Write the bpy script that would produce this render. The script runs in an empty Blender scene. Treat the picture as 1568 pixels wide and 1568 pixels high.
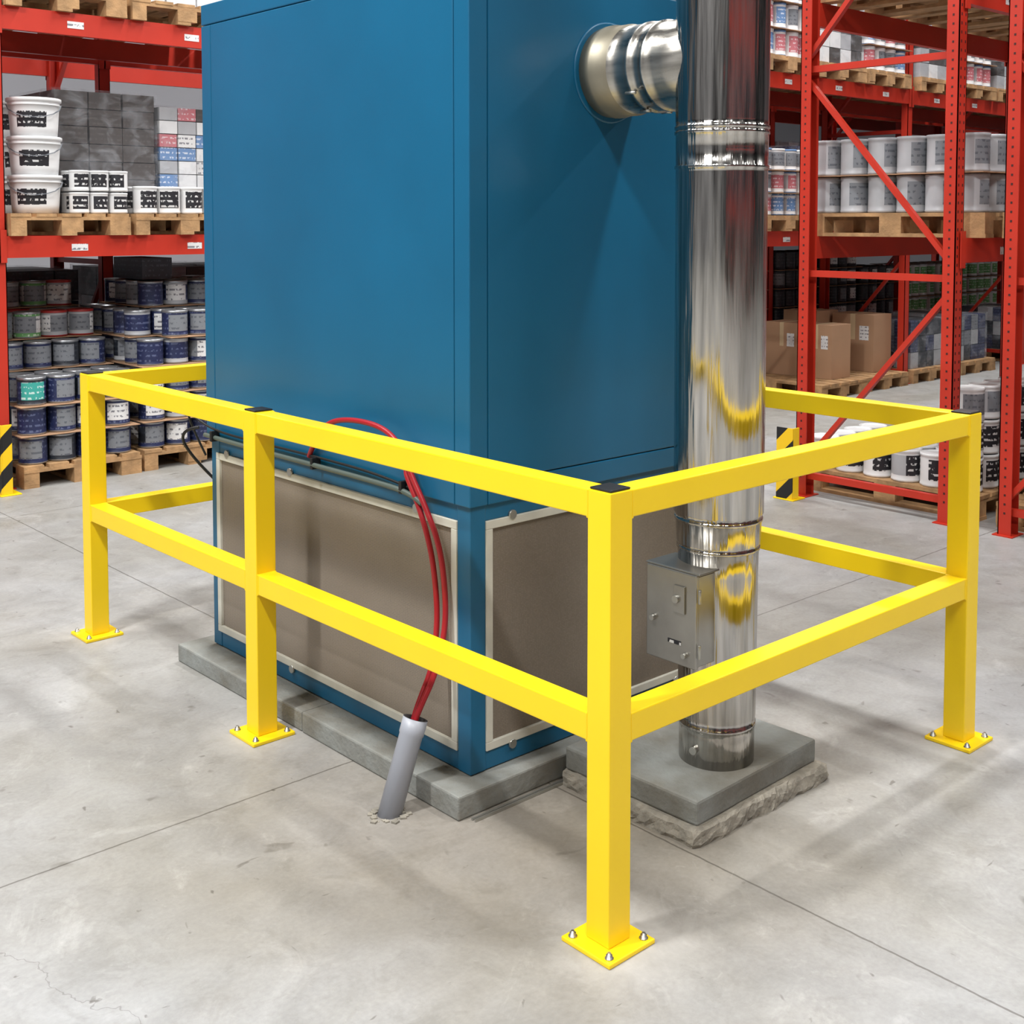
import bpy, math, random
from mathutils import Vector, Matrix
random.seed(7)
scene=bpy.context.scene
scene.view_settings.view_transform='Standard'
scene.view_settings.look='None'
scene.view_settings.exposure=0.0

# ---------------------------------------------------------------- materials
MATS={}
def lin(c):
    return tuple(((v/255.0)/12.92 if v/255.0<=0.04045 else ((v/255.0+0.055)/1.055)**2.4) for v in c)
def mat(name,rgb,rough=0.5,metal=0.0,var=0.0,vscale=6.0,bump=0.0,bscale=40.0,coat=0.0,alpha=1.0,spec=0.5,var2=None,text=None):
    if name in MATS: return MATS[name]
    m=bpy.data.materials.new(name); m.use_nodes=True
    nt=m.node_tree; b=nt.nodes['Principled BSDF']
    col=(*lin(rgb),1)
    b.inputs['Base Color'].default_value=col
    b.inputs['Roughness'].default_value=rough
    b.inputs['Metallic'].default_value=metal
    b.inputs['Specular IOR Level'].default_value=spec
    b.inputs['Coat Weight'].default_value=coat
    b.inputs['Alpha'].default_value=alpha
    tc=nt.nodes.new('ShaderNodeTexCoord')
    if text:
        # printed lettering: short horizontal lines broken into words
        sp=nt.nodes.new('ShaderNodeSeparateXYZ'); nt.links.new(tc.outputs['Object'],sp.inputs[0])
        w=nt.nodes.new('ShaderNodeMath'); w.operation='MULTIPLY'; w.inputs[1].default_value=28.0; nt.links.new(sp.outputs['Z'],w.inputs[0])
        fr=nt.nodes.new('ShaderNodeMath'); fr.operation='FRACT'; nt.links.new(w.outputs[0],fr.inputs[0])
        lt=nt.nodes.new('ShaderNodeMath'); lt.operation='LESS_THAN'; lt.inputs[1].default_value=.38; nt.links.new(fr.outputs[0],lt.inputs[0])
        mp=nt.nodes.new('ShaderNodeMapping'); mp.inputs['Scale'].default_value=(1,1,.5)
        nt.links.new(tc.outputs['Object'],mp.inputs[0])
        n=nt.nodes.new('ShaderNodeTexNoise'); n.inputs['Scale'].default_value=55; n.inputs['Detail'].default_value=1; nt.links.new(mp.outputs[0],n.inputs['Vector'])
        g=nt.nodes.new('ShaderNodeMath'); g.operation='GREATER_THAN'; g.inputs[1].default_value=.52; nt.links.new(n.outputs['Fac'],g.inputs[0])
        g3=nt.nodes.new('ShaderNodeMath'); g3.operation='MULTIPLY'; nt.links.new(g.outputs[0],g3.inputs[0]); nt.links.new(lt.outputs[0],g3.inputs[1])
        mx=nt.nodes.new('ShaderNodeMix'); mx.data_type='RGBA'; mx.inputs[6].default_value=col; mx.inputs[7].default_value=(*lin(text),1)
        nt.links.new(g3.outputs[0],mx.inputs[0]); nt.links.new(mx.outputs[2],b.inputs['Base Color'])
    elif var>0:
        n=nt.nodes.new('ShaderNodeTexNoise'); n.inputs['Scale'].default_value=vscale; n.inputs['Detail'].default_value=6
        nt.links.new(tc.outputs['Object'],n.inputs['Vector'])
        r=nt.nodes.new('ShaderNodeValToRGB')
        r.color_ramp.elements[0].position=0.3; r.color_ramp.elements[1].position=0.7
        lo=[max(0,c*(1-var)) for c in col[:3]]; hi=[min(1,c*(1+var)) for c in col[:3]]
        if var2: lo=lin(var2)
        r.color_ramp.elements[0].color=(*lo,1); r.color_ramp.elements[1].color=(*hi,1)
        nt.links.new(n.outputs['Fac'],r.inputs['Fac']); nt.links.new(r.outputs['Color'],b.inputs['Base Color'])
    if bump>0:
        n2=nt.nodes.new('ShaderNodeTexNoise'); n2.inputs['Scale'].default_value=bscale; n2.inputs['Detail'].default_value=3
        nt.links.new(tc.outputs['Object'],n2.inputs['Vector'])
        bp=nt.nodes.new('ShaderNodeBump'); bp.inputs['Strength'].default_value=bump; bp.inputs['Distance'].default_value=0.01
        nt.links.new(n2.outputs['Fac'],bp.inputs['Height']); nt.links.new(bp.outputs['Normal'],b.inputs['Normal'])
    MATS[name]=m
    return m

YEL=mat('yellow_powder_coat',(250,212,18),0.38,var=0.03,vscale=3)
BLU=mat('blue_painted_steel',(12,92,128),0.38,var=0.10,vscale=1.6,bump=0.03,bscale=300)
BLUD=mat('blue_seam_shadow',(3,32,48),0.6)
BLUL=mat('blue_lower_frame',(18,92,128),0.45,var=0.16,vscale=5)
BLK=mat('black_plastic',(22,22,24),0.5)
CREAM=mat('cream_panel_trim',(202,201,190),0.55,var=0.10,vscale=9)
CONCP=mat('plinth_concrete',(134,138,136),0.8,var=0.14,vscale=6,bump=0.35,bscale=60,var2=(110,107,98))
RUB=mat('broken_concrete',(144,139,128),0.95,var=0.28,vscale=22,bump=.8,bscale=45)
BEIGE=mat('galvanised_sleeve',(142,136,120),0.45,metal=0.6,var=0.14,vscale=10)
PVC=mat('grey_pvc',(160,164,174),0.4,var=0.05,vscale=8)
PVCI=mat('pvc_inside',(50,50,52),0.8)
REDH=mat('red_rubber_hose',(165,28,38),0.4)
GRYH=mat('grey_conduit',(86,98,92),0.45)
BOLT=mat('zinc_bolt',(180,180,175),0.35,metal=0.9)
RACK=mat('orange_red_rack_paint',(182,44,26),0.45,var=0.08,vscale=4)
RACKD=mat('rack_slot_dark',(60,14,10),0.7)
WOOD=mat('pallet_wood',(168,132,92),0.8,var=0.32,vscale=11,bump=0.3,bscale=70)
CARD=mat('cardboard',(170,134,104),0.85,var=0.05,vscale=4)
CARDT=mat('packing_tape',(200,176,140),0.4)
WHT=mat('white_plastic',(220,221,222),0.38,var=0.03)
GRW=mat('greyish_white_tin',(170,172,176),0.4,var=0.08)
LBLK=mat('black_label',(30,30,36),0.5,text=(200,200,200))
LGRY=mat('grey_label',(122,126,132),0.5,text=(92,96,104))
NAVY=mat('navy_label',(34,42,78),0.4,text=(82,90,122))
DKB=mat('dark_tin',(38,42,50),0.4,text=(62,66,74))
TEAL=mat('teal_label',(60,160,150),0.4,text=(190,215,210))
GREEN=mat('green_label',(96,155,90),0.4,text=(190,210,185))
REDL=mat('red_lid',(160,44,42),0.4)
SILV=mat('silver_tin',(165,168,172),0.32,metal=0.75)
DBRN=mat('dark_packed_carton',(66,61,59),0.45,text=(78,74,72))
PINK=mat('pink_print',(190,110,118),0.5,text=(215,190,194))
LBLUE=mat('light_blue_print',(100,135,180),0.5,text=(195,205,220))
STICK=mat('white_sticker',(222,222,222),0.5,text=(130,130,136))
WALL=mat('wall_paint',(168,168,174),0.8,var=0.03,vscale=1)
WALLD=mat('wall_paint_grey',(112,113,116),0.8,var=0.05,vscale=1)
CEIL=mat('ceiling_panel',(112,114,118),0.8,var=0.05,vscale=1)
HOUS=mat('lamp_housing',(220,220,220),0.5)
BOXST=mat('satin_stainless_box',(160,158,153),0.30,metal=0.85,var=0.12,vscale=8)

def film_mat():
    m=bpy.data.materials.new('shrink_wrap_film'); m.use_nodes=True
    nt=m.node_tree; nt.nodes.clear()
    o=nt.nodes.new('ShaderNodeOutputMaterial'); mx=nt.nodes.new('ShaderNodeMixShader')
    t=nt.nodes.new('ShaderNodeBsdfTransparent'); b=nt.nodes.new('ShaderNodeBsdfPrincipled')
    b.inputs['Base Color'].default_value=(0.5,0.52,0.56,1); b.inputs['Roughness'].default_value=0.18
    tc=nt.nodes.new('ShaderNodeTexCoord'); mp=nt.nodes.new('ShaderNodeMapping'); mp.inputs['Scale'].default_value=(1.6,1.6,2.2)
    n=nt.nodes.new('ShaderNodeTexNoise'); n.inputs['Scale'].default_value=4; n.inputs['Detail'].default_value=4; n.inputs['Distortion'].default_value=.6
    bp=nt.nodes.new('ShaderNodeBump'); bp.inputs['Strength'].default_value=1; bp.inputs['Distance'].default_value=0.03
    r=nt.nodes.new('ShaderNodeMapRange'); r.inputs['From Min'].default_value=.48; r.inputs['From Max'].default_value=.8; r.inputs['To Min'].default_value=.06; r.inputs['To Max'].default_value=.45
    L=nt.links.new
    L(tc.outputs['Object'],mp.inputs['Vector']); L(mp.outputs[0],n.inputs['Vector']); L(n.outputs['Fac'],bp.inputs['Height']); L(bp.outputs[0],b.inputs['Normal'])
    L(n.outputs['Fac'],r.inputs['Value']); L(r.outputs[0],mx.inputs[0]); L(t.outputs[0],mx.inputs[1]); L(b.outputs[0],mx.inputs[2]); L(mx.outputs[0],o.inputs[0])
    return m
FILM=film_mat()

def steel_mat(name,sc,bump,r0,r1,col):
    m=bpy.data.materials.new(name); m.use_nodes=True
    nt=m.node_tree; b=nt.nodes['Principled BSDF']; L=nt.links.new
    b.inputs['Metallic'].default_value=1; b.inputs['Base Color'].default_value=(*col,1)
    tc=nt.nodes.new('ShaderNodeTexCoord'); mp=nt.nodes.new('ShaderNodeMapping'); mp.inputs['Scale'].default_value=sc
    n=nt.nodes.new('ShaderNodeTexNoise'); n.inputs['Scale'].default_value=3; n.inputs['Detail'].default_value=6
    r=nt.nodes.new('ShaderNodeMapRange'); r.inputs['From Min'].default_value=.3; r.inputs['From Max'].default_value=.7; r.inputs['To Min'].default_value=r0; r.inputs['To Max'].default_value=r1
    n2=nt.nodes.new('ShaderNodeTexNoise'); n2.inputs['Scale'].default_value=1.4; n2.inputs['Detail'].default_value=3
    bp=nt.nodes.new('ShaderNodeBump'); bp.inputs['Strength'].default_value=bump; bp.inputs['Distance'].default_value=0.012
    rc=nt.nodes.new('ShaderNodeValToRGB'); rc.color_ramp.elements[0].position=.3; rc.color_ramp.elements[0].color=(*[c*.66 for c in col],1); rc.color_ramp.elements[1].position=.65; rc.color_ramp.elements[1].color=(*[min(1,c*1.12) for c in col],1)
    L(n.outputs['Fac'],rc.inputs[0]); L(rc.outputs[0],b.inputs['Base Color'])
    L(tc.outputs['Object'],mp.inputs[0]); L(mp.outputs[0],n.inputs['Vector']); L(n.outputs['Fac'],r.inputs['Value']); L(r.outputs[0],b.inputs['Roughness'])
    L(mp.outputs[0],n2.inputs['Vector']); L(n2.outputs['Fac'],bp.inputs['Height']); L(bp.outputs[0],b.inputs['Normal'])
    return m
STEEL=steel_mat('polished_stainless',(17,17,.9),.75,.10,.24,(.53,.51,.48))
STEELH=steel_mat('polished_stainless_branch',(10,1.5,10),.2,.22,.38,(.46,.44,.40))

def mesh_panel_mat():
    m=bpy.data.materials.new('woven_filter_mesh'); m.use_nodes=True
    nt=m.node_tree; b=nt.nodes['Principled BSDF']; L=nt.links.new
    b.inputs['Roughness'].default_value=.6; b.inputs['Metallic'].default_value=.1
    tc=nt.nodes.new('ShaderNodeTexCoord')
    v=nt.nodes.new('ShaderNodeTexVoronoi'); v.inputs['Scale'].default_value=190; v.inputs['Randomness'].default_value=0.15
    n=nt.nodes.new('ShaderNodeTexNoise'); n.inputs['Scale'].default_value=2.5; n.inputs['Detail'].default_value=5
    r=nt.nodes.new('ShaderNodeValToRGB'); r.color_ramp.elements[0].color=(*lin((128,117,104)),1); r.color_ramp.elements[1].color=(*lin((162,152,140)),1)
    mx=nt.nodes.new('ShaderNodeMix'); mx.data_type='RGBA'; mx.blend_type='MULTIPLY'; mx.inputs[0].default_value=.6
    r2=nt.nodes.new('ShaderNodeValToRGB'); r2.color_ramp.elements[0].color=(1,1,1,1); r2.color_ramp.elements[0].position=.25; r2.color_ramp.elements[1].color=(.35,.33,.3,1); r2.color_ramp.elements[1].position=.6
    L(tc.outputs['Object'],v.inputs['Vector']); L(tc.outputs['Object'],n.inputs['Vector'])
    L(n.outputs['Fac'],r.inputs[0]); L(v.outputs['Distance'],r2.inputs[0]); L(r.outputs[0],mx.inputs[6]); L(r2.outputs[0],mx.inputs[7]); L(mx.outputs[2],b.inputs['Base Color'])
    return m
MESHP=mesh_panel_mat()

def hazard_mat():
    m=bpy.data.materials.new('hazard_stripes'); m.use_nodes=True
    nt=m.node_tree; b=nt.nodes['Principled BSDF']; L=nt.links.new
    b.inputs['Roughness'].default_value=.45
    tc=nt.nodes.new('ShaderNodeTexCoord'); sp=nt.nodes.new('ShaderNodeSeparateXYZ'); L(tc.outputs['Object'],sp.inputs[0])
    a=nt.nodes.new('ShaderNodeMath'); a.operation='SUBTRACT'; L(sp.outputs['X'],a.inputs[0]); L(sp.outputs['Y'],a.inputs[1])
    c=nt.nodes.new('ShaderNodeMath'); c.operation='SUBTRACT'; L(sp.outputs['Z'],c.inputs[0]); L(a.outputs[0],c.inputs[1])
    d=nt.nodes.new('ShaderNodeMath'); d.operation='MULTIPLY'; d.inputs[1].default_value=4.6; L(c.outputs[0],d.inputs[0])
    e=nt.nodes.new('ShaderNodeMath'); e.operation='FRACT'; L(d.outputs[0],e.inputs[0])
    g=nt.nodes.new('ShaderNodeMath'); g.operation='GREATER_THAN'; g.inputs[1].default_value=.5; L(e.outputs[0],g.inputs[0])
    mx=nt.nodes.new('ShaderNodeMix'); mx.data_type='RGBA'; mx.inputs[6].default_value=(.01,.01,.01,1); mx.inputs[7].default_value=(*lin((240,195,20)),1)
    L(g.outputs[0],mx.inputs[0]); L(mx.outputs[2],b.inputs['Base Color'])
    return m
HAZ=hazard_mat()

def floor_mat():
    m=bpy.data.materials.new('polished_concrete_floor'); m.use_nodes=True
    nt=m.node_tree; b=nt.nodes['Principled BSDF']; L=nt.links.new
    N=nt.nodes.new
    tc=N('ShaderNodeTexCoord'); P=tc.outputs['Object']
    def noise(s,d=5,dist=0.0,ro=.55,off=None,scl=None):
        n=N('ShaderNodeTexNoise'); n.inputs['Scale'].default_value=s; n.inputs['Detail'].default_value=d; n.inputs['Distortion'].default_value=dist; n.inputs['Roughness'].default_value=ro
        if off or scl:
            mp=N('ShaderNodeMapping'); mp.inputs['Location'].default_value=off or (0,0,0); mp.inputs['Scale'].default_value=scl or (1,1,1); L(P,mp.inputs[0]); L(mp.outputs[0],n.inputs['Vector'])
        else: L(P,n.inputs['Vector'])
        return n.outputs['Fac']
    def ramp(f,p0,c0,p1,c1):
        r=N('ShaderNodeValToRGB'); r.color_ramp.elements[0].position=p0; r.color_ramp.elements[0].color=(*c0,1); r.color_ramp.elements[1].position=p1; r.color_ramp.elements[1].color=(*c1,1)
        L(f,r.inputs[0]); return r.outputs[0]
    def mul(a,bb,fac=1.0,mode='MULTIPLY'):
        x=N('ShaderNodeMix'); x.data_type='RGBA'; x.blend_type=mode
        if isinstance(fac,float): x.inputs[0].default_value=fac
        else: L(fac,x.inputs[0])
        L(a,x.inputs[6])
        if isinstance(bb,tuple): x.inputs[7].default_value=(*bb,1)
        else: L(bb,x.inputs[7])
        return x.outputs[2]
    def math_(op,a,bv=None):
        x=N('ShaderNodeMath'); x.operation=op
        if isinstance(a,float): x.inputs[0].default_value=a
        else: L(a,x.inputs[0])
        if bv is not None:
            if isinstance(bv,float): x.inputs[1].default_value=bv
            else: L(bv,x.inputs[1])
        return x.outputs[0]
    base=ramp(noise(0.8,6,.6),.36,lin((146,144,138)),.64,lin((160,161,162)))
    c=mul(base,ramp(noise(4,9,1.0,.65),.34,(.86,.855,.845),.66,(1.08,1.08,1.08)))
    c=mul(c,ramp(noise(70,4),.3,(.92,.92,.92),.7,(1.05,1.05,1.05)))
    c=mul(c,ramp(noise(9,6,.8,.7,off=(3,1,0)),.36,(.86,.855,.84),.46,(1,1,1)),.7)
    c=mul(c,ramp(noise(10,2,.6),.25,(.5,.48,.45),.305,(1,1,1)),.6)
    c=mul(c,ramp(noise(26,2,.4,scl=(1,.45,1)),.235,(.35,.33,.31),.275,(1,1,1)),.75)
    c=mul(c,ramp(noise(24,3,.6,off=(7,2,0),scl=(.4,1,1)),.25,(.4,.38,.35),.29,(1,1,1)),.7)
    c=mul(c,ramp(noise(2.2,10,2.2,.72),.57,(0,0,0),.76,(.12,.12,.12)),1.0,'ADD')
    c=mul(c,ramp(noise(11,8,2.5,.7,off=(5,5,0)),.63,(0,0,0),.76,(.10,.10,.10)),1.0,'ADD')
    sp=N('ShaderNodeSeparateXYZ'); L(P,sp.inputs[0])
    dist=N('ShaderNodeVectorMath'); dist.operation='DISTANCE'; L(P,dist.inputs[0]); dist.inputs[1].default_value=(0.30,0.60,0)
    dn=math_('ADD',dist.outputs['Value'],math_('MULTIPLY',noise(3,5,.5),.7))
    dirt=N('ShaderNodeMapRange'); dirt.inputs['From Min'].default_value=.6; dirt.inputs['From Max'].default_value=1.6; dirt.inputs['To Min'].default_value=.9; dirt.inputs['To Max'].default_value=0.0
    L(dn,dirt.inputs['Value'])
    c=mul(c,(.81,.74,.66),dirt.outputs[0])
    for px,py_ in ((.03,-.04),(0,1.6),(0,2.93),(1.7,0)):
        dv=N('ShaderNodeVectorMath'); dv.operation='DISTANCE'; L(P,dv.inputs[0]); dv.inputs[1].default_value=(px,py_,0)
        a=math_('ADD',dv.outputs['Value'],math_('MULTIPLY',noise(9,5,1.5,.7,off=(px*3+1,0,0)),.22))
        mr=N('ShaderNodeMapRange'); mr.inputs['From Min'].default_value=.16; mr.inputs['From Max'].default_value=.34; mr.inputs['To Min'].default_value=.55; mr.inputs['To Max'].default_value=0.0
        L(a,mr.inputs['Value']); c=mul(c,lin((192,190,187)),mr.outputs[0],'MIX')
    def joint(ax,off):
        v=math_('ADD',sp.outputs[ax],math_('MULTIPLY',noise(25,2),.006))
        v=math_('ADD',v,-off+400.0); v=math_('DIVIDE',v,4.0); v=math_('FRACT',v); v=math_('SUBTRACT',v,.5); v=math_('ABSOLUTE',v)
        v=math_('MULTIPLY',math_('SUBTRACT',v,.5),-4.0)
        return math_('LESS_THAN',v,.0032)
    j=math_('MAXIMUM',joint('Y',1.227),joint('X',0.47))
    cr=math_('ADD',sp.outputs['X'],math_('MULTIPLY',sp.outputs['Y'],.32)); cr=math_('ADD',cr,math_('MULTIPLY',noise(2.5,5,0,.6,off=(9,0,0)),.35)); cr=math_('ABSOLUTE',math_('ADD',cr,.62)); crk=math_('LESS_THAN',cr,.0016)
    j2=math_('MAXIMUM',math_('MULTIPLY',j,.75),math_('MULTIPLY',crk,.4))
    c=mul(c,(.30,.28,.26),j2)
    L(c,b.inputs['Base Color'])
    rr=N('ShaderNodeMapRange'); rr.inputs['To Min'].default_value=.30; rr.inputs['To Max'].default_value=.7; L(noise(3.5,5,.5),rr.inputs['Value']); L(rr.outputs[0],b.inputs['Roughness'])
    bp=N('ShaderNodeBump'); bp.inputs['Strength'].default_value=.12; bp.inputs['Distance'].default_value=.01
    h=math_('SUBTRACT',noise(40,4),j); L(h,bp.inputs['Height']); L(bp.outputs[0],b.inputs['Normal'])
    return m
FLOOR=floor_mat()

# ---------------------------------------------------------------- mesh builder
class MB:
    def __init__(s): s.v=[]; s.f=[]; s.m=[]; s.sm=[]; s.mats=[]
    def mi(s,m):
        if m not in s.mats: s.mats.append(m)
        return s.mats.index(m)
    def box(s,x0,x1,y0,y1,z0,z1,m,rz=0.0):
        i=len(s.v); cx,cy=(x0+x1)/2,(y0+y1)/2
        for z in (z0,z1):
            for x,y in ((x0,y0),(x1,y0),(x1,y1),(x0,y1)):
                if rz:
                    dx,dy=x-cx,y-cy; x=cx+dx*math.cos(rz)-dy*math.sin(rz); y=cy+dx*math.sin(rz)+dy*math.cos(rz)
                s.v.append((x,y,z))
        k=s.mi(m)
        for q in ((3,2,1,0),(4,5,6,7),(0,1,5,4),(1,2,6,5),(2,3,7,6),(3,0,4,7)):
            s.f.append(tuple(i+a for a in q)); s.m.append(k); s.sm.append(False)
    def bar(s,p0,p1,w,h,m,up=(0,0,1)):
        p0=Vector(p0);p1=Vector(p1); d=(p1-p0).normalized(); sd=d.cross(Vector(up)).normalized(); u=sd.cross(d)
        i=len(s.v)
        for p in (p0,p1):
            for a,b in ((-1,-1),(1,-1),(1,1),(-1,1)): s.v.append(tuple(p+sd*a*w/2+u*b*h/2))
        k=s.mi(m)
        for q in ((0,1,2,3),(7,6,5,4),(4,5,1,0),(5,6,2,1),(6,7,3,2),(7,4,0,3)):
            s.f.append(tuple(i+a for a in q)); s.m.append(k); s.sm.append(False)
    def lathe(s,prof,o,ax,seg=24,mats=None,a0=0.0,lab=None):
        o=Vector(o); ax=Vector(ax).normalized(); t=Vector((1,0,0)) if abs(ax.x)<.9 else Vector((0,0,1))
        e1=(t-ax*t.dot(ax)).normalized(); e2=ax.cross(e1)
        i=len(s.v); n=len(prof)
        for (h,r,m) in prof:
            for k in range(seg):
                a=a0+2*math.pi*k/seg; s.v.append(tuple(o+ax*h+e1*(r*math.cos(a))+e2*(r*math.sin(a))))
        for j in range(n-1):
            mm=prof[j+1][2]
            for k in range(seg):
                k2=(k+1)%seg
                m2=mm
                if lab and j==lab[0] and lab[1]<=k<lab[2]: m2=lab[3]
                s.f.append((i+j*seg+k,i+j*seg+k2,i+(j+1)*seg+k2,i+(j+1)*seg+k)); s.m.append(s.mi(m2)); s.sm.append(True)
        for j,rev in ((0,True),(n-1,False)):
            if prof[j][1]>1e-4:
                q=[i+j*seg+k for k in range(seg)]
                if rev: q.reverse()
                s.f.append(tuple(q)); s.m.append(s.mi(prof[j][2])); s.sm.append(False)
    def cyl(s,p0,p1,r,m,seg=16):
        p0=Vector(p0);p1=Vector(p1); L=(p1-p0).length
        s.lathe([(0,r,m),(L,r,m)],p0,p1-p0,seg)
    def make(s,name,bevel=0.0,parent=None,smooth_angle=None):
        me=bpy.data.meshes.new(name); me.from_pydata(s.v,[],s.f)
        for m in s.mats: me.materials.append(m)
        me.polygons.foreach_set('material_index',s.m); me.polygons.foreach_set('use_smooth',s.sm); me.update()
        o=bpy.data.objects.new(name,me); scene.collection.objects.link(o)
        if bevel>0:
            b=o.modifiers.new('bevel','BEVEL'); b.width=bevel; b.segments=2; b.limit_method='ANGLE'; b.angle_limit=math.radians(50)
        if parent: o.parent=parent
        return o

def curve_obj(name,pts,r,m,parent=None,res=10):
    cu=bpy.data.curves.new(name,'CURVE'); cu.dimensions='3D'; cu.bevel_depth=r; cu.bevel_resolution=4; cu.resolution_u=res
    sp=cu.splines.new('NURBS'); sp.points.add(len(pts)-1); sp.order_u=3; sp.use_endpoint_u=True
    for p,q in zip(sp.points,pts): p.co=(*q,1)
    cu.materials.append(m); cu.use_fill_caps=True
    o=bpy.data.objects.new(name,cu); scene.collection.objects.link(o)
    if parent: o.parent=parent
    return o

# ---------------------------------------------------------------- room
b=MB(); b.box(-10,24,-11,15,-0.2,0,FLOOR); b.make('floor')
b=MB(); b.box(-10,24,15,15.2,0,7.6,WALL); b.make('wall_back')
b=MB(); b.box(24,24.2,-11,15,0,7.6,WALL); b.make('wall_right')
b=MB(); b.box(-10.2,-10,-11,15,0,7.6,WALLD); b.make('wall_left')
b=MB(); b.box(-10,24,-11.2,-11,0,7.6,WALLD); b.make('wall_front')
b=MB(); b.box(-10.2,24.2,-11.2,15.2,7.6,7.8,CEIL); b.make('ceiling')

# ---------------------------------------------------------------- guardrail
PW=.0375; RW=.034; H=1.1
b=MB()
posts=[(0,0),(0,1.6),(0,2.93),(1.7,0),(1.7,1.6),(1.7,2.93)]
for (x,y) in posts:
    b.box(x-PW,x+PW,y-PW,y+PW,.012,H,YEL)
    b.box(x-.08,x+.08,y-.08,y+.08,0,.012,YEL)
    b.box(x-PW+.003,x+PW-.003,y-PW+.003,y+PW-.003,H,H+.006,BLK)
def rail_y(x,y0,y1):
    for z0,z1 in ((H-.068,H-.002),(.492,.56)):
        b.box(x-RW,x+RW,y0+PW,y1-PW,z0,z1,YEL)
        for yy in (y0+PW+.003,y1-PW-.003): b.box(x-RW-.003,x+RW+.003,yy-.003,yy+.003,z0-.003,z1+.0015,YEL)
def rail_x(y,x0,x1):
    for z0,z1 in ((H-.068,H-.002),(.492,.56)):
        b.box(x0+PW,x1-PW,y-RW,y+RW,z0,z1,YEL)
        for xx in (x0+PW+.003,x1-PW-.003): b.box(xx-.003,xx+.003,y-RW-.003,y+RW+.003,z0-.003,z1+.0015,YEL)
rail_y(0,0,1.6); rail_y(0,1.6,2.93); rail_x(0,0,1.7); rail_y(1.7,0,1.6); rail_y(1.7,1.6,2.93); rail_x(2.93,0,1.7)
g=b.make('safety_guardrail',bevel=.003)
b=MB()
for (x,y) in posts:
    for dx in (-.06,.06):
        for dy in (-.06,.06):
            b.lathe([(0,.011,BOLT),(.002,.011,BOLT),(.0025,.008,BOLT),(.009,.008,BOLT),(.0095,.0045,BOLT),(.014,.0045,BOLT)],(x+dx,y+dy,.012),(0,0,1),10)
b.make('anchor_bolts',parent=g)

# ---------------------------------------------------------------- blue unit
root=bpy.data.objects.new('industrial_air_heater',None); scene.collection.objects.link(root)
X0,X1,Y0,Y1=.205,1.395,.755,2.345; Z0,Z1=.885,2.55
b=MB()
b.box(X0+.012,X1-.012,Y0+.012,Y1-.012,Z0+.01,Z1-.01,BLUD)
cw=.07
for x0,x1,y0,y1 in ((X0,X0+cw,Y0,Y0+cw),(X1-cw,X1,Y0,Y0+cw),(X0,X0+cw,Y1-cw,Y1),(X1-cw,X1,Y1-cw,Y1)):
    b.box(x0,x1,y0,y1,Z0,Z1-.08,BLU)
b.box(X0,X1,Y0,Y1,Z1-.077,Z1,BLU)
g3=.003
b.box(X0,X0+.02,Y0+cw+g3,Y1-cw-g3,Z0+.0,Z1-.08,BLU)
b.box(X1-.02,X1,Y0+cw+g3,Y1-cw-g3,Z0,Z1-.08,BLU)
b.box(X0+cw+g3,X1-cw-g3,Y0,Y0+.02,Z0+.07,Z1-.08,BLU); b.box(X0+cw+g3,X1-cw-g3,Y1-.02,Y1,Z0+.07,Z1-.08,BLU)
b.box(X0+cw+g3,X1-cw-g3,Y0,Y0+.02,Z0,Z0+.067,BLU); b.box(X0+cw+g3,X1-cw-g3,Y1-.02,Y1,Z0,Z0+.067,BLU)
b.make('upper_cabinet',bevel=.0035,parent=root)
x0,x1,y0,y1=.215,1.385,.765,2.325; zb,zt=.075,.885
b=MB(); pw=.06
for a0,a1,c0,c1 in ((x0,x0+pw,y0,y0+pw),(x1-pw,x1,y0,y0+pw),(x0,x0+pw,y1-pw,y1),(x1-pw,x1,y1-pw,y1)):
    b.box(a0,a1,c0,c1,zb,zt,BLUL)
for z0,z1 in ((zb,zb+.058),(zt-.05,zt)):
    b.box(x0+.002,x0+pw,y0+pw,y1-pw,z0,z1,BLUL); b.box(x1-pw,x1-.002,y0+pw,y1-pw,z0,z1,BLUL)
    b.box(x0+pw,x1-pw,y0+.002,y0+pw,z0,z1,BLUL); b.box(x0+pw,x1-pw,y1-pw,y1-.002,z0,z1,BLUL)
b.make('lower_frame',bevel=.003,parent=root)
b=MB(); ft=.026
def trimframe_x(x,ya,yb_,za,zb_,s):
    xa,xb=(x-.004,x+.02) if s<0 else (x-.02,x+.004)
    b.box(xa,xb,ya,yb_,za,za+ft,CREAM); b.box(xa,xb,ya,yb_,zb_-ft,zb_,CREAM)
    b.box(xa,xb,ya,ya+ft,za+ft,zb_-ft,CREAM); b.box(xa,xb,yb_-ft,yb_,za+ft,zb_-ft,CREAM)
def trimframe_y(y,xa,xb,za,zb_,s):
    ya,yb_=(y-.004,y+.02) if s<0 else (y-.02,y+.004)
    b.box(xa,xb,ya,yb_,za,za+ft,CREAM); b.box(xa,xb,ya,yb_,zb_-ft,zb_,CREAM)
    b.box(xa,xa+ft,ya,yb_,za+ft,zb_-ft,CREAM); b.box(xb-ft,xb,ya,yb_,za+ft,zb_-ft,CREAM)
trimframe_x(x0,y0+pw,y1-pw+.02,.133,.835,-1); trimframe_x(x1,y0+pw,y1-pw,.133,.835,1)
trimframe_y(y0,x0+pw,x1-pw,.133,.835,-1); trimframe_y(y1,x0+pw,x1-pw,.133,.835,1)
b.make('panel_trim',bevel=.002,parent=root)
b=MB()
b.box(x0+.006,x0+.03,y0+pw,y1-pw,.13,.84,MESHP); b.box(x1-.03,x1-.006,y0+pw,y1-pw,.13,.84,MESHP)
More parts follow.
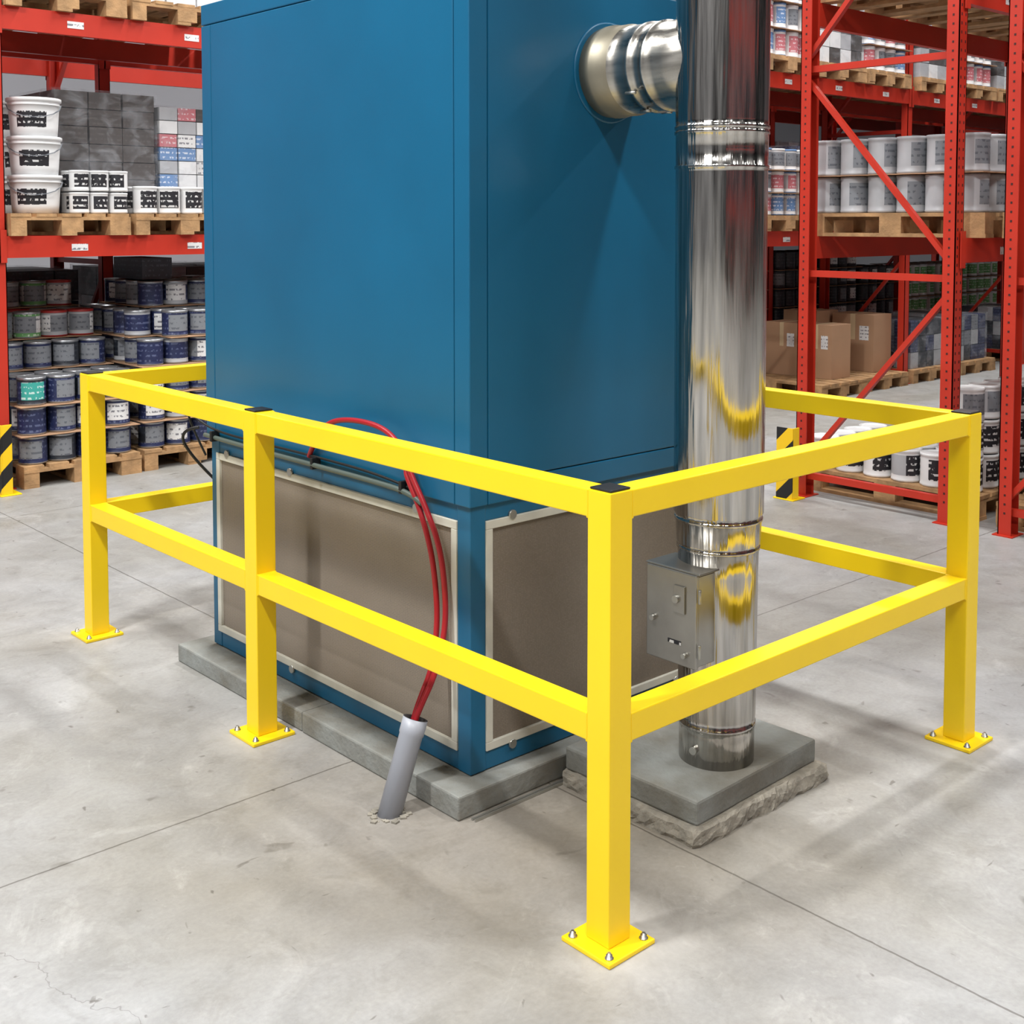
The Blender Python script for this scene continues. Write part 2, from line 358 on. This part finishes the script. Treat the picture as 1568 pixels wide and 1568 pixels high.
b.box(x0+pw,x1-pw,y0+.006,y0+.03,.13,.84,MESHP); b.box(x0+pw,x1-pw,y1-.03,y1-.006,.13,.84,MESHP)
b.make('filter_panels',parent=root)
b=MB()
for yy in (1.02,1.75): 
    for zz in (.84,.128): b.cyl((x0-.008,yy,zz),(x0+.004,yy,zz),.014,BOLT,14)
b.cyl((x0-.008,2.2,.84),(x0+.004,2.2,.84),.014,BOLT,14)
for xx in (.38,.8,1.15):
    for zz in (.84,.128): b.cyl((xx,y0-.008,zz),(xx,y0+.004,zz),.014,BOLT,14)
b.make('turn_clips',parent=root)
b=MB()
for yy in (1.05,1.55,2.25): b.box(X0-.035,X0+.002,yy-.007,yy+.007,.885,.925,BLK)
b.make('pipe_clips',bevel=.002,parent=root)
curve_obj('conduit',[(.19,2.33,.900),(.178,2.1,.900),(.178,1.6,.900),(.178,1.2,.900),(.178,1.0,.895),(.18,.95,.87)],.0085,GRYH,root)
curve_obj('black_cable',[(.24,2.42,.80),(.19,2.44,.92),(.16,2.42,1.0),(.17,2.36,.96),(.192,2.25,.925),(.192,2.0,.922),(.193,1.6,.926),(.193,1.15,.922),(.193,1.0,.90)],.0045,BLK,root)
curve_obj('black_cable_loop',[(.26,2.37,.70),(.16,2.42,.82),(.12,2.40,.92),(.17,2.34,.93)],.006,BLK,root)

# drain tube and hoses
T0=Vector((-.025,.865,-.04)); T1=Vector((.08,.857,.262)); d=(T1-T0); L=d.length
b=MB(); b.lathe([(0,.035,PVC),(L-.05,.035,PVC),(L-.045,.0375,PVC),(L,.0375,PVC),(L,.031,PVCI),(L-.16,.031,PVCI),(L-.16,.0,PVCI)],T0,d,28)
drain=b.make('grey_drain_pipe')
b=MB()
for k in range(34):
    a=2*math.pi*k/34+random.uniform(-.1,.1); rr=random.uniform(.040,.066); q=(-.012+rr*math.cos(a),.864+rr*math.sin(a)*.9)
    s_=random.uniform(.003,.009); b.box(q[0]-s_,q[0]+s_,q[1]-s_,q[1]+s_,0,s_*.6,RUB,rz=random.random()*1.5)
b.make('concrete_rubble_chips')
hA=[T0+d*.55,(.070,.852,.25),(.092,.846,.30),(.14,.840,.38),(.184,.845,.50),(.190,.850,.62),(.188,.876,.76),(.178,.935,.87),(.170,.995,.96),(.168,1.03,1.03),(.165,1.12,1.085),(.165,1.3,1.09),(.17,1.45,1.06),(.185,1.55,.98),(.196,1.6,.92)]
hB=[T0+d*.55,(.083,.874,.25),(.112,.874,.31),(.158,.874,.39),(.186,.885,.51),(.188,.893,.62),(.188,.918,.74),(.182,.968,.86),(.176,1.01,.93),(.178,1.03,.96),(.19,1.035,.98)]
curve_obj('red_rubber_hose',hA,.0088,REDH)
curve_obj('red_rubber_hose',hB,.0088,REDH)

# ---------------------------------------------------------------- plinth and slab
b=MB()
b.box(.105,1.46,.69,1.52,0,.072,CONCP); b.box(.107,1.46,1.524,2.42,0,.070,CONCP)
o=b.make('concrete_plinth',bevel=.006)
b=MB(); b.box(.14,.60,.668,.675,.0,.006,BOLT); b.box(.14,.60,.655,.66,.0,.009,BOLT); b.make('metal_angle_strip',bevel=.001)
b=MB(); b.box(.505,1.105,.155,.66,.05,.122,CONCP,rz=.03)
o=b.make('pipe_base_slab',bevel=.008)
b=MB()
n=120; cx,cy=.81,.40; ring=[]
for k in range(n):
    a=2*math.pi*k/n; c,s_=math.cos(a),math.sin(a)
    t=min(.318/max(abs(c),1e-6),.268/max(abs(s_),1e-6)); 
    w_=1+.010*math.sin(k*.5)+.008*math.sin(k*1.3+1)
    ring.append((t*c*w_,t*s_*w_))
prof=[(0.0,1.015),(.012,1.02),(.030,1.015),(.044,1.0),(.051,.97)]
for z,s_ in prof:
    for (px,py) in ring:
        b.v.append((cx+px*s_+random.uniform(-.004,.004),min(cy+py*s_+random.uniform(-.004,.004),.687),z+(random.uniform(-.003,.002) if z>0 else 0)))
k=b.mi(RUB)
for j in range(len(prof)-1):
    for q in range(n):
        q2=(q+1)%n; b.f.append((j*n+q,j*n+q2,(j+1)*n+q2,(j+1)*n+q)); b.m.append(k); b.sm.append(False)
b.f.append(tuple((len(prof)-1)*n+q for q in range(n))); b.m.append(k); b.sm.append(False)
b.make('broken_concrete_base')

# ---------------------------------------------------------------- flue pipe
root=bpy.data.objects.new('stainless_flue_pipe',None); scene.collection.objects.link(root)
PX,PY=.79,.30
def ring(z,r): return [(z-.006,r,STEEL),(z-.004,r+.0035,STEEL),(z+.004,r+.0035,STEEL),(z+.006,r,STEEL)]
pr=[(.122,.112,STEEL),(.215,.112,STEEL)]+ring(.235,.1125)+[(.26,.115,STEEL),(.69,.118,STEEL)]+ring(.765,.120)+[(.78,.124,STEEL)]+ring(.85,.127)+[(.87,.133,STEEL)]
pr+=[(1.87,.134,STEEL)]+ring(1.885,.134)+ring(1.985,.135)+ring(2.0,.135)+[(2.02,.136,STEEL),(3.4,.136,STEEL)]+ring(3.42,.136)+[(6.0,.136,STEEL)]
b=MB(); b.lathe(pr,(PX,PY,0),(0,0,1),64)
b.make('vertical_flue',parent=root)
b=MB()
S=STEELH
ba=[(0,.128,S),(.13,.128,S),(.16,.134,S),(.190,.134,S),(.193,.139,S),(.203,.139,S),(.206,.134,S),(.245,.134,S),(.249,.140,S),(.262,.140,S),(.266,.136,S),(.34,.137,S),(.342,.142,BEIGE),(.40,.142,BEIGE),(.405,.146,BEIGE),(.425,.146,BEIGE),(.43,.142,BEIGE),(.452,.142,BEIGE)]
b.lathe(ba,(PX,PY,2.2),(0,1,0),56)
b.lathe([(0,.160,BLU),(.004,.160,BLU),(.006,.155,BLU)],(PX,.756,2.2),(0,-1,0),56)
for a in (-1.9,-1.2,-2.5): 
    q=Vector((PX+.143*math.cos(a),PY+.257,2.2+.143*math.sin(a))); b.cyl(q-Vector((0,.02,0)),q+Vector((0,.02,0)),.005,BOLT,8)
b.make('flue_branch',parent=root)
b=MB()
bx0,bx1,by0,by1,bz0,bz1=.605,.735,.235,.415,.45,.715
b.box(bx0+.014,bx1,by0,by1,bz0,bz1,BOXST)
b.box(bx0,bx0+.012,by0-.004,by1+.004,bz0-.004,bz1+.004,BOXST)
b.box(bx0+.004,bx1+.01,by0-.012,by1+.012,bz1+.004,bz1+.010,BOXST)
b.make('inspection_box',bevel=.003,parent=root)
b=MB()
b.cyl((bx0-.014,.30,.64),(bx0+.002,.30,.64),.012,BOLT,12); b.cyl((bx0-.012,.39,.565),(bx0+.002,.39,.565),.009,BOLT,12); b.cyl((bx0-.012,.27,.48),(bx0+.002,.27,.48),.008,BOLT,12)
b.box(bx0-.006,bx0,.27,.31,.60,.68,BOXST); b.box(bx0-.0015,bx0,.285,.335,.505,.517,LBLK)
for zz in (.5,.66): b.cyl((bx0+.006,by0-.012,zz-.02),(bx0+.006,by0-.012,zz+.02),.005,BOLT,10)
b.cyl((.70,.30,.17),(.672,.295,.17),.012,BOLT,14)
b.make('box_latch_and_hinges',bevel=.0015,parent=root)

# ---------------------------------------------------------------- racking
def rack(xs,y0,y1,levels,top,name='pallet_rack',holes=False,brz=(.13,1.40,2.66,3.92)):
    b=MB(); uw=.09; ud=.075
    for x in xs:
        for y,s in ((y0,1),(y1,-1)):
            ya,yb_=(y,y+ud) if s>0 else (y-ud,y)
            b.box(x-uw/2,x+uw/2,ya if s>0 else yb_-.006,ya+.006 if s>0 else yb_,0,top,RACK)
            b.box(x-uw/2,x-uw/2+.006,ya,yb_,0,top,RACK); b.box(x+uw/2-.006,x+uw/2,ya,yb_,0,top,RACK)
            b.box(x-.07,x+.07,ya-.02,yb_+.02,0,.006,RACK)
            if holes:
                z=.12
                while z<top:
                    for dx in (-.022,.022): b.box(x+dx-.005,x+dx+.005,(ya-.0012) if s>0 else yb_,ya if s>0 else yb_+.0012,z,z+.016,RACKD)
                    b.box(x-uw/2-.0012,x-uw/2,ya+.032,ya+.043,z,z+.012,RACKD)
                    z+=.05
        a,c=y0+ud*.5,y1-ud*.5
        for z in brz:
            if z<top: b.box(x-.018,x+.018,a,c,z-.02,z+.02,RACK)
        segs=[(c,.20,a,1.33),(c,2.59,a,1.48),(c,2.74,a,3.84)]
        for ya,za,yb_,zb_ in segs:
            if max(za,zb_)<top+.2: b.bar((x-.004,ya,za),(x-.004,yb_,min(zb_,top)),.03,.035,RACK,up=(1,0,0))
    for i in range(len(xs)-1):
        xa,xb=xs[i]+uw/2,xs[i+1]-uw/2
        for (z0,z1) in levels:
            for y,s in ((y0,-1),(y1,1)):
                ya,yb_=(y-.012,y+.035) if s<0 else (y-.035,y+.012)
                b.box(xa,xb,ya,yb_,z0,z1,RACK)
                yf=ya if s<0 else yb_
                for xe,w in ((xa,1),(xb,-1)):
                    b.box(min(xe,xe-w*.05),max(xe,xe-w*.05),min(yf-.004,yf+.004),max(yf-.004,yf+.004),z0-.03,z1+.04,RACK)
                if s<0:
                    for xs_ in (xa+.42,xa+1.25,xa+2.1):
                        b.box(xs_,xs_+.11,ya-.002,ya,z1-.10,z1-.055,STICK)
    return b.make(name)

LV=[(1.49,1.63),(2.94,3.085)]
rack([-1.99,.70,3.40],5.97,7.03,LV,4.6)
rack([-3.4,-.70,2.0,4.7],7.30,8.35,LV,4.6)
rack([4.40,7.10,9.80],1.45,2.49,LV,4.6,holes=True)
rack([4.40,7.10,9.80],.13,1.17,LV,4.6,holes=True)
rack([6.9,9.6,12.3,15.0,17.7],4.75,5.8,LV,4.6)
rack([6.3,9.0,11.7,14.4,17.1],6.05,7.10,LV,4.6)

def pallet(x,y,z,rz=False):
    b=MB(); W,D=(.8,1.2)
    if rz: W,D=1.2,.8
    def bx(a,b_,c,d_,e,f):
        j=random.uniform(-.003,.003); b.box(x+a,x+b_,y+c+j,y+d_+j,z+e,z+f,WOOD)
    if not rz:
        for k in range(5): bx(k*.165,k*.165+.13,0,D,.122,.144)
        for yy in (0,.5275,1.055): bx(0,W,yy,yy+.145,.100,.122)
        for xx in (0,.3275,.655):
            for yy in (0,.5275,1.055): bx(xx,xx+(.145 if xx==.3275 else .1) if xx<.6 else W,yy,yy+.145,.022,.100)
            bx(xx,xx+.1 if xx<.6 else W,0,D,0,.022)
    else:
        for k in range(5): bx(0,W,k*.165,k*.165+.13,.122,.144)
        for xx in (0,.5275,1.055): bx(xx,xx+.145,0,D,.100,.122)
        for xx in (0,.5275,1.055):
            for yy in (0,.3275,.655): bx(xx,xx+.145,yy,yy+.145 if yy<.6 else D,.022,.100)
        for yy in (0,.3275,.655): bx(0,W,yy,yy+.1 if yy<.6 else D,0,.022)
    return b.make('wooden_pallet',bevel=0)

def can(b,x,y,z,r,h,body,lid,label=None,seg=14,band=None):
    a0=random.uniform(-.5,.5)+math.pi*1.0
    prof=[(0,r*.96,lid),(.012,r,lid),(.016,r*.97,body),(h*.2,r*.97,body),(h*.82,r*.97,band or body),(h*.9,r*.97,body),(h*.91,r*1.0,lid),(h*.985,r*1.0,lid),(h*.99,r*.9,lid),(h*.955,r*.86,lid)]
    b.lathe(prof,(x,y,z),(0,0,1),seg,a0=a0,lab=(3,1,5,label) if label else None)
def bucket(b,x,y,z,r,h,body=None,label=None,seg=20):
    body=body or WHT
    a0=random.uniform(-.35,.35)+math.pi
    prof=[(0,r*.86,body),(h*.22,r*.89,body),(h*.64,r*.93,body),(h*.80,r*.95,body),(h*.805,r*1.0,body),(h*.83,r*1.0,body),(h*.835,r*.96,body),(h*.9,r*.97,body),(h*.905,r*1.03,body),(h*.985,r*1.03,body),(h,r*.99,body),(h*.985,r*.9,body)]
    b.lathe(prof,(x,y,z),(0,0,1),seg,a0=a0,lab=(1,2,6,label) if label else None)
    pts=[]
    for k in range(9):
        t=math.pi*k/8; a=-math.pi/2-.35
        w=math.cos(t)*r*1.0; dz=-math.sin(t)*h*.34
        ux,uy=math.cos(a+math.pi/2),math.sin(a+math.pi/2); fx,fy=math.cos(a),math.sin(a)
        dd=math.sqrt(max(0,(r*1.04)**2-w*w))
        pts.append((x+ux*w+fx*dd,y+uy*w+fy*dd,z+h*.82+dz))
    for p,q in zip(pts[:-1],pts[1:]): b.bar(p,q,.006,.006,LGRY)

def wrapped(x0,x1,y0,y1,z0,z1,m,nz=5,nx=3,ny=4,name='shrink_wrapped_cartons',mats=None,film=True):
    b=MB(); dx=(x1-x0)/nx; dy=(y1-y0)/ny; dz=(z1-z0)/nz
    for i in range(nx):
        for j in range(ny):
            for k in range(nz):
                if 0<i<nx-1 and 0<j<ny-1 and k<nz-1: continue
                mm=random.choice(mats) if mats else m
                o1,o2=random.uniform(.002,.008),random.uniform(.002,.008)
                b.box(x0+i*dx+o1,x0+(i+1)*dx-o2,y0+j*dy+o2,y0+(j+1)*dy-o1,z0+k*dz+.002,z0+(k+1)*dz-.004,mm)
    if film: b.box(x0-.012,x1+.012,y0-.012,y1+.012,z0-.0,z1+.01,FILM)
    return b.make(name)

PZ=.146
def lay(x,y,z,nx,ny,r,h,hf,stf,sheets=True,name='paint_can_stack',seg=14):
    b=MB(); p=2*r*1.02
    for i in range(nx):
        for j in range(ny):
            for k in range(hf(i,j)):
                if 0<i<nx-1 and 0<j<ny-1 and k<hf(i,j)-1 and hf(i,j-1)>k and hf(i-1,j)>k: continue
                body,lid,label,band=stf(i,j,k)
                can(b,x+r+i*p+random.uniform(-.003,.003),y+r+j*p+random.uniform(-.003,.003),z+k*(h+.007),r*.985,h,body,lid,label,seg,band)
                if sheets and k>0:
                    e=.022 if j==0 or hf(i,j-1)<k+0 else 0
                    b.box(x+i*p-(.02 if i==0 else 0),x+(i+1)*p+(.02 if i==nx-1 else 0),y+j*p-e,y+(j+1)*p,z+k*(h+.007)-.006,z+k*(h+.007)-.001,CARD)
    return b.make(name)
def sA(i,j,k):
    body=random.choice([NAVY,DKB,NAVY]); band=random.choice([NAVY,NAVY,DKB,LGRY])
    lab=random.choice([STICK,LGRY,None,LGRY])
    if k==2 and j<2: lab=TEAL if random.random()<.5 else LGRY
    lid=SILV
    if k>=4: body,band,lid=random.choice([(SILV,GRW,SILV),(GRW,LGRY,SILV),(GREEN,STICK,SILV),(GRW,STICK,REDL)])
    return body,lid,lab,band
def sB(i,j,k):
    body=random.choice([NAVY,NAVY,GRW,NAVY]); band=random.choice([NAVY,DKB,LGRY,NAVY])
    return body,SILV,random.choice([STICK,LGRY,LGRY,None,None]),band
# ---- left rack, floor level
pallet(.80,5.90,0); pallet(1.63,5.92,0); pallet(2.46,5.92,0)
hA_=lambda i,j: (3 if j<2 else (4 if j<3 else (5 if j<5 else 6)))
hB_=lambda i,j: (5 if j<2 else 6) if i>0 else (4 if j<1 else 5)
lay(.81,5.93,PZ,4,6,.094,.185,hA_,sA)
lay(1.65,5.95,PZ,4,6,.094,.185,hB_,sB)
lay(2.48,5.95,PZ,4,6,.094,.185,lambda i,j:6,sB)
wrapped(1.86,2.1,6.4,6.9,PZ+6*.192,1.46,DKB,nz=1,nx=1,ny=2,name='dark_carton_stack',film=False)
wrapped(-1.8,-.9,6.0,6.9,0.0,1.3,DBRN)
wrapped(-.75,.1,6.0,6.9,0.0,1.2,WHT)
# ---- left rack, first shelf
pallet(.76,5.92,1.631); pallet(1.60,5.92,1.631); pallet(2.45,5.92,1.631)
SZ=1.631+.146
b=MB()
for j in range(3):
    for k in range(3):
        bucket(b,.995,6.12+j*.345,SZ+k*.25,.168,.248,WHT,LBLK)
b.make('white_bucket_stack')
def sW(i,j,k): return WHT,WHT,LBLK,WHT
lay(1.18,5.95,SZ,3,2,.066,.14,lambda i,j:2,sW,False,'small_white_can_stack')
wrapped(1.19,1.92,6.28,7.05,SZ,2.62,DBRN,nz=7,nx=3,ny=3)
lay(1.63,5.95,SZ,4,2,.085,.19,lambda i,j:1,sW,False,'white_can_stack')
wrapped(1.96,2.55,6.3,7.05,SZ,2.55,WHT,nz=8,nx=4,ny=3,mats=[WHT,PINK,STICK,LBLUE,WHT,DBRN,GRW,WHT])
wrapped(2.6,3.25,6.0,7.0,SZ,2.5,WHT,nz=6,nx=3,ny=3,mats=[WHT,PINK,GRW])
pallet(-.2,5.92,1.631)
b=MB()
for j in range(3):
    for i in range(2):
        for k in range(3): bucket(b,.0+i*.345,6.12+j*.345,SZ+k*.25,.168,.248,WHT,LBLK)
b.make('white_bucket_stack')
for x in (.76,1.60,2.45,-.2): pallet(x,5.92,3.086)
wrapped(.8,1.5,6.0,7.0,3.232,4.1,DBRN); wrapped(1.65,2.35,6.0,7.0,3.232,4.2,WHT)
for k,(x,mm) in enumerate(((.1,[WHT,PINK,GRW]),(1.0,[WHT,GRW,PINK]),(2.1,[WHT,LBLUE,PINK,GRW]),(3.0,[GRW,WHT]))):
    pallet(x,7.28,1.631); wrapped(x+.02,x+.78,7.33,8.3,SZ,2.60,WHT,nz=6,nx=4,ny=2,mats=mm)
    pallet(x,7.28,0); wrapped(x+.02,x+.78,7.33,8.3,PZ,1.35,WHT,nz=5,nx=4,ny=2,mats=[DBRN,DKB,GRW])

# ---- right near rack: floor level, shelf
def sG(i,j,k): return GRW,GRW,LGRY,GRW
def sWB(i,j,k): return WHT,WHT,LBLK if random.random()<.7 else LGRY,random.choice([WHT,GRW])
for x in (4.52,5.36,6.2): pallet(x,1.36,1.631)
for x in (4.54,5.38,6.2): lay(x,1.40,SZ,4,6,.095,.225,lambda i,j:2,sG,True,'grey_can_stack')
for x in (4.55,5.38,6.21): pallet(x,1.38,0)
for x in (4.57,5.40,6.23): lay(x,1.42,PZ,4,6,.095,.20,(lambda i,j:3 if j<1 else 1) if x<5 else (lambda i,j:1),sWB,False,'white_can_stack')
for x in (7.25,8.1,8.94):
    pallet(x,1.36,1.631); lay(x+.02,1.40,SZ,4,6,.095,.225,lambda i,j:2,sG,True,'grey_can_stack',10)
for x in (4.52,5.36,6.2):
    pallet(x,.06,1.631); lay(x+.02,.10,SZ,4,5,.095,.225,lambda i,j:2,sG,True,'grey_can_stack',10)
    pallet(x,.06,0); lay(x+.02,.10,PZ,4,5,.095,.20,lambda i,j:2,sWB,True,'white_can_stack',10)
for x in (4.52,5.4,6.25):
    pallet(x,1.36,3.086); wrapped(x+.02,x+.76,1.4,2.4,3.232,4.1,WHT,nz=5,mats=[WHT,GRW,LBLUE])

# ---- far row across the aisle
def cartons(x,y,z,w,d_,h,name='cardboard_box'):
    b=MB(); b.box(x,x+w,y,y+d_,z,z+h,CARD); b.box(x-.0015,x+.0,y+d_*.44,y+d_*.56,z+h*.55,z+h,CARDT); b.box(x,x+w,y+d_*.44,y+d_*.56,z+h,z+h+.0015,CARDT); b.box(x-.0015,x,y+d_*.12,y+d_*.34,z+h*.55,z+h*.8,STICK)
    return b.make(name,bevel=.006)
pallet(7.92,4.66,0); pallet(8.74,4.68,0); pallet(9.68,4.70,0); pallet(10.7,4.70,0); pallet(12.37,4.7,0)
cartons(8.36,4.85,PZ,.34,.36,.54); cartons(8.34,5.23,PZ,.35,.40,.54)
cartons(9.18,4.88,PZ,.34,.50,.60); cartons(8.95,5.42,PZ,.4,.42,.62)
for xa,xb in ((9.75,10.4),(10.75,11.4),(12.4,13.1)):
    wrapped(xa,xb,4.78,5.6,PZ,.66,DBRN,nz=3,nx=4,mats=[DKB,GRW,NAVY,LGRY])
def sD(i,j,k): return DKB,DKB,random.choice([STICK,None,LGRY,None]),DKB
def sGr(i,j,k): return WHT,SILV,GREEN,random.choice([WHT,GREEN])
for n_,x in enumerate((6.4,7.25,8.1,9.1,9.95,10.8,11.8,12.65,13.5)):
    pallet(x,6.0,0); pallet(x,6.0,1.631); pallet(x,6.0,3.086)
    lay(x+.02,6.03,PZ,4,3,.095,.2,lambda i,j:(6 if n_<5 else 5),sD if n_<6 else sGr,True,'paint_can_stack',10)
    wrapped(x+.02,x+.78,6.05,7.05,SZ,2.6,WHT,nz=5,nx=4,ny=2,mats=random.choice([[WHT,PINK,GRW],[GRW,LBLUE,WHT],[DKB,DBRN]]))
    wrapped(x+.02,x+.78,6.05,7.05,3.232,4.2,WHT,nz=5,nx=4,ny=2,mats=[WHT,GRW,LBLUE])
def sP(i,j,k): return WHT,random.choice([WHT,LBLUE]),random.choice([PINK,LBLUE,LGRY]),random.choice([WHT,GRW])
for n_,x in enumerate((7.0,7.85,8.7,9.7,10.55,11.4,12.4,13.25,14.1)):
    pallet(x,4.68,1.631); pallet(x,4.68,3.086)
    if n_%2==0:
        lay(x+.02,4.71,SZ,4,5,.095,.2,lambda i,j:3,sP,True,'white_can_stack',10)
        lay(x+.02,4.71,3.232,4,5,.095,.24,lambda i,j:3,sP,True,'white_bottle_stack',10)
    else:
        wrapped(x+.03,x+.77,4.72,5.7,SZ,2.35+.1*(n_%3),WHT,nz=5,nx=4,ny=2,mats=[[WHT,PINK,GRW],[DKB,NAVY,LGRY],[LBLUE,WHT,GRW]][n_%3])
        wrapped(x+.03,x+.77,4.72,5.7,3.232,3.9+.1*(n_%2),WHT,nz=5,nx=4,ny=2,mats=[[WHT,GRW,LBLUE],[WHT,GRW,DBRN]][n_%2])
# ---- racks behind the viewpoint
rack([-4.5,-1.8,.9,3.6,6.3],-7.4,-6.3,LV,4.6)
for x in (-4.3,-3.3,-1.6,-.6,1.1,2.1,3.8,4.8):
    wrapped(x,x+.8,-7.3,-6.4,0,1.2,DBRN,film=False); wrapped(x,x+.8,-7.3,-6.4,1.631,2.6,DKB,film=False)

# ---- post protectors
def protector(x,y,side=YEL):
    b=MB(); b.box(x-.06,x+.07,y-.075,y+.075,0,.008,YEL)
    b.box(x-.05,x-.042,y-.06,y+.06,.008,.45,HAZ); b.box(x-.042,x+.02,y-.06,y-.052,.008,.45,side)
    return b.make('rack_post_protector',bevel=.002)
protector(4.24,2.46); protector(4.24,.22)
protector(.67,5.85,HAZ)

# ---------------------------------------------------------------- lights
def lamp(x,y,e,lx=.35,ly=3.0,z=7.2):
    b=MB(); b.box(x-lx/2-.05,x+lx/2+.05,y-ly/2-.05,y+ly/2+.05,z+.02,z+.12,HOUS); b.box(x-.01,x+.01,y-.01,y+.01,z+.12,7.6,HOUS)
    h=b.make('linear_ceiling_lamp')
    l=bpy.data.lights.new('lamp_light','AREA'); l.shape='RECTANGLE'; l.size=lx; l.size_y=ly; l.energy=e; l.color=(1,.992,.975)
    o=bpy.data.objects.new('lamp_light',l); o.location=(x,y,z); scene.collection.objects.link(o); o.parent=h
K=.84
lamp(-3.6,1.3,650*K,1.8,.30)
for x,y,e in ((-3.2,-4,520),(2.5,-2.5,400),(2.8,3.9,360),(-2.5,5,320),(7,-3,260),(7,3.6,440),(12,3.6,420),(-7,0,420),(2,9.5,250),(9,9.5,250)):
    lamp(x,y,e*K)
w=bpy.data.worlds.new('World'); scene.world=w; w.use_nodes=True
w.node_tree.nodes['Background'].inputs[0].default_value=(.9,.95,1,1); w.node_tree.nodes['Background'].inputs[1].default_value=.3

# ---------------------------------------------------------------- camera
cam=bpy.data.cameras.new('camera'); cam.sensor_width=36; cam.lens=1863.5/1568*36; cam.shift_y=(441.6-784)/1568
co=bpy.data.objects.new('camera',cam); scene.collection.objects.link(co)
co.location=(-2.071,-1.944,1.731)
co.rotation_euler=(math.radians(90-3.206),0,math.radians(-42.151))
cam.clip_end=100
scene.camera=co
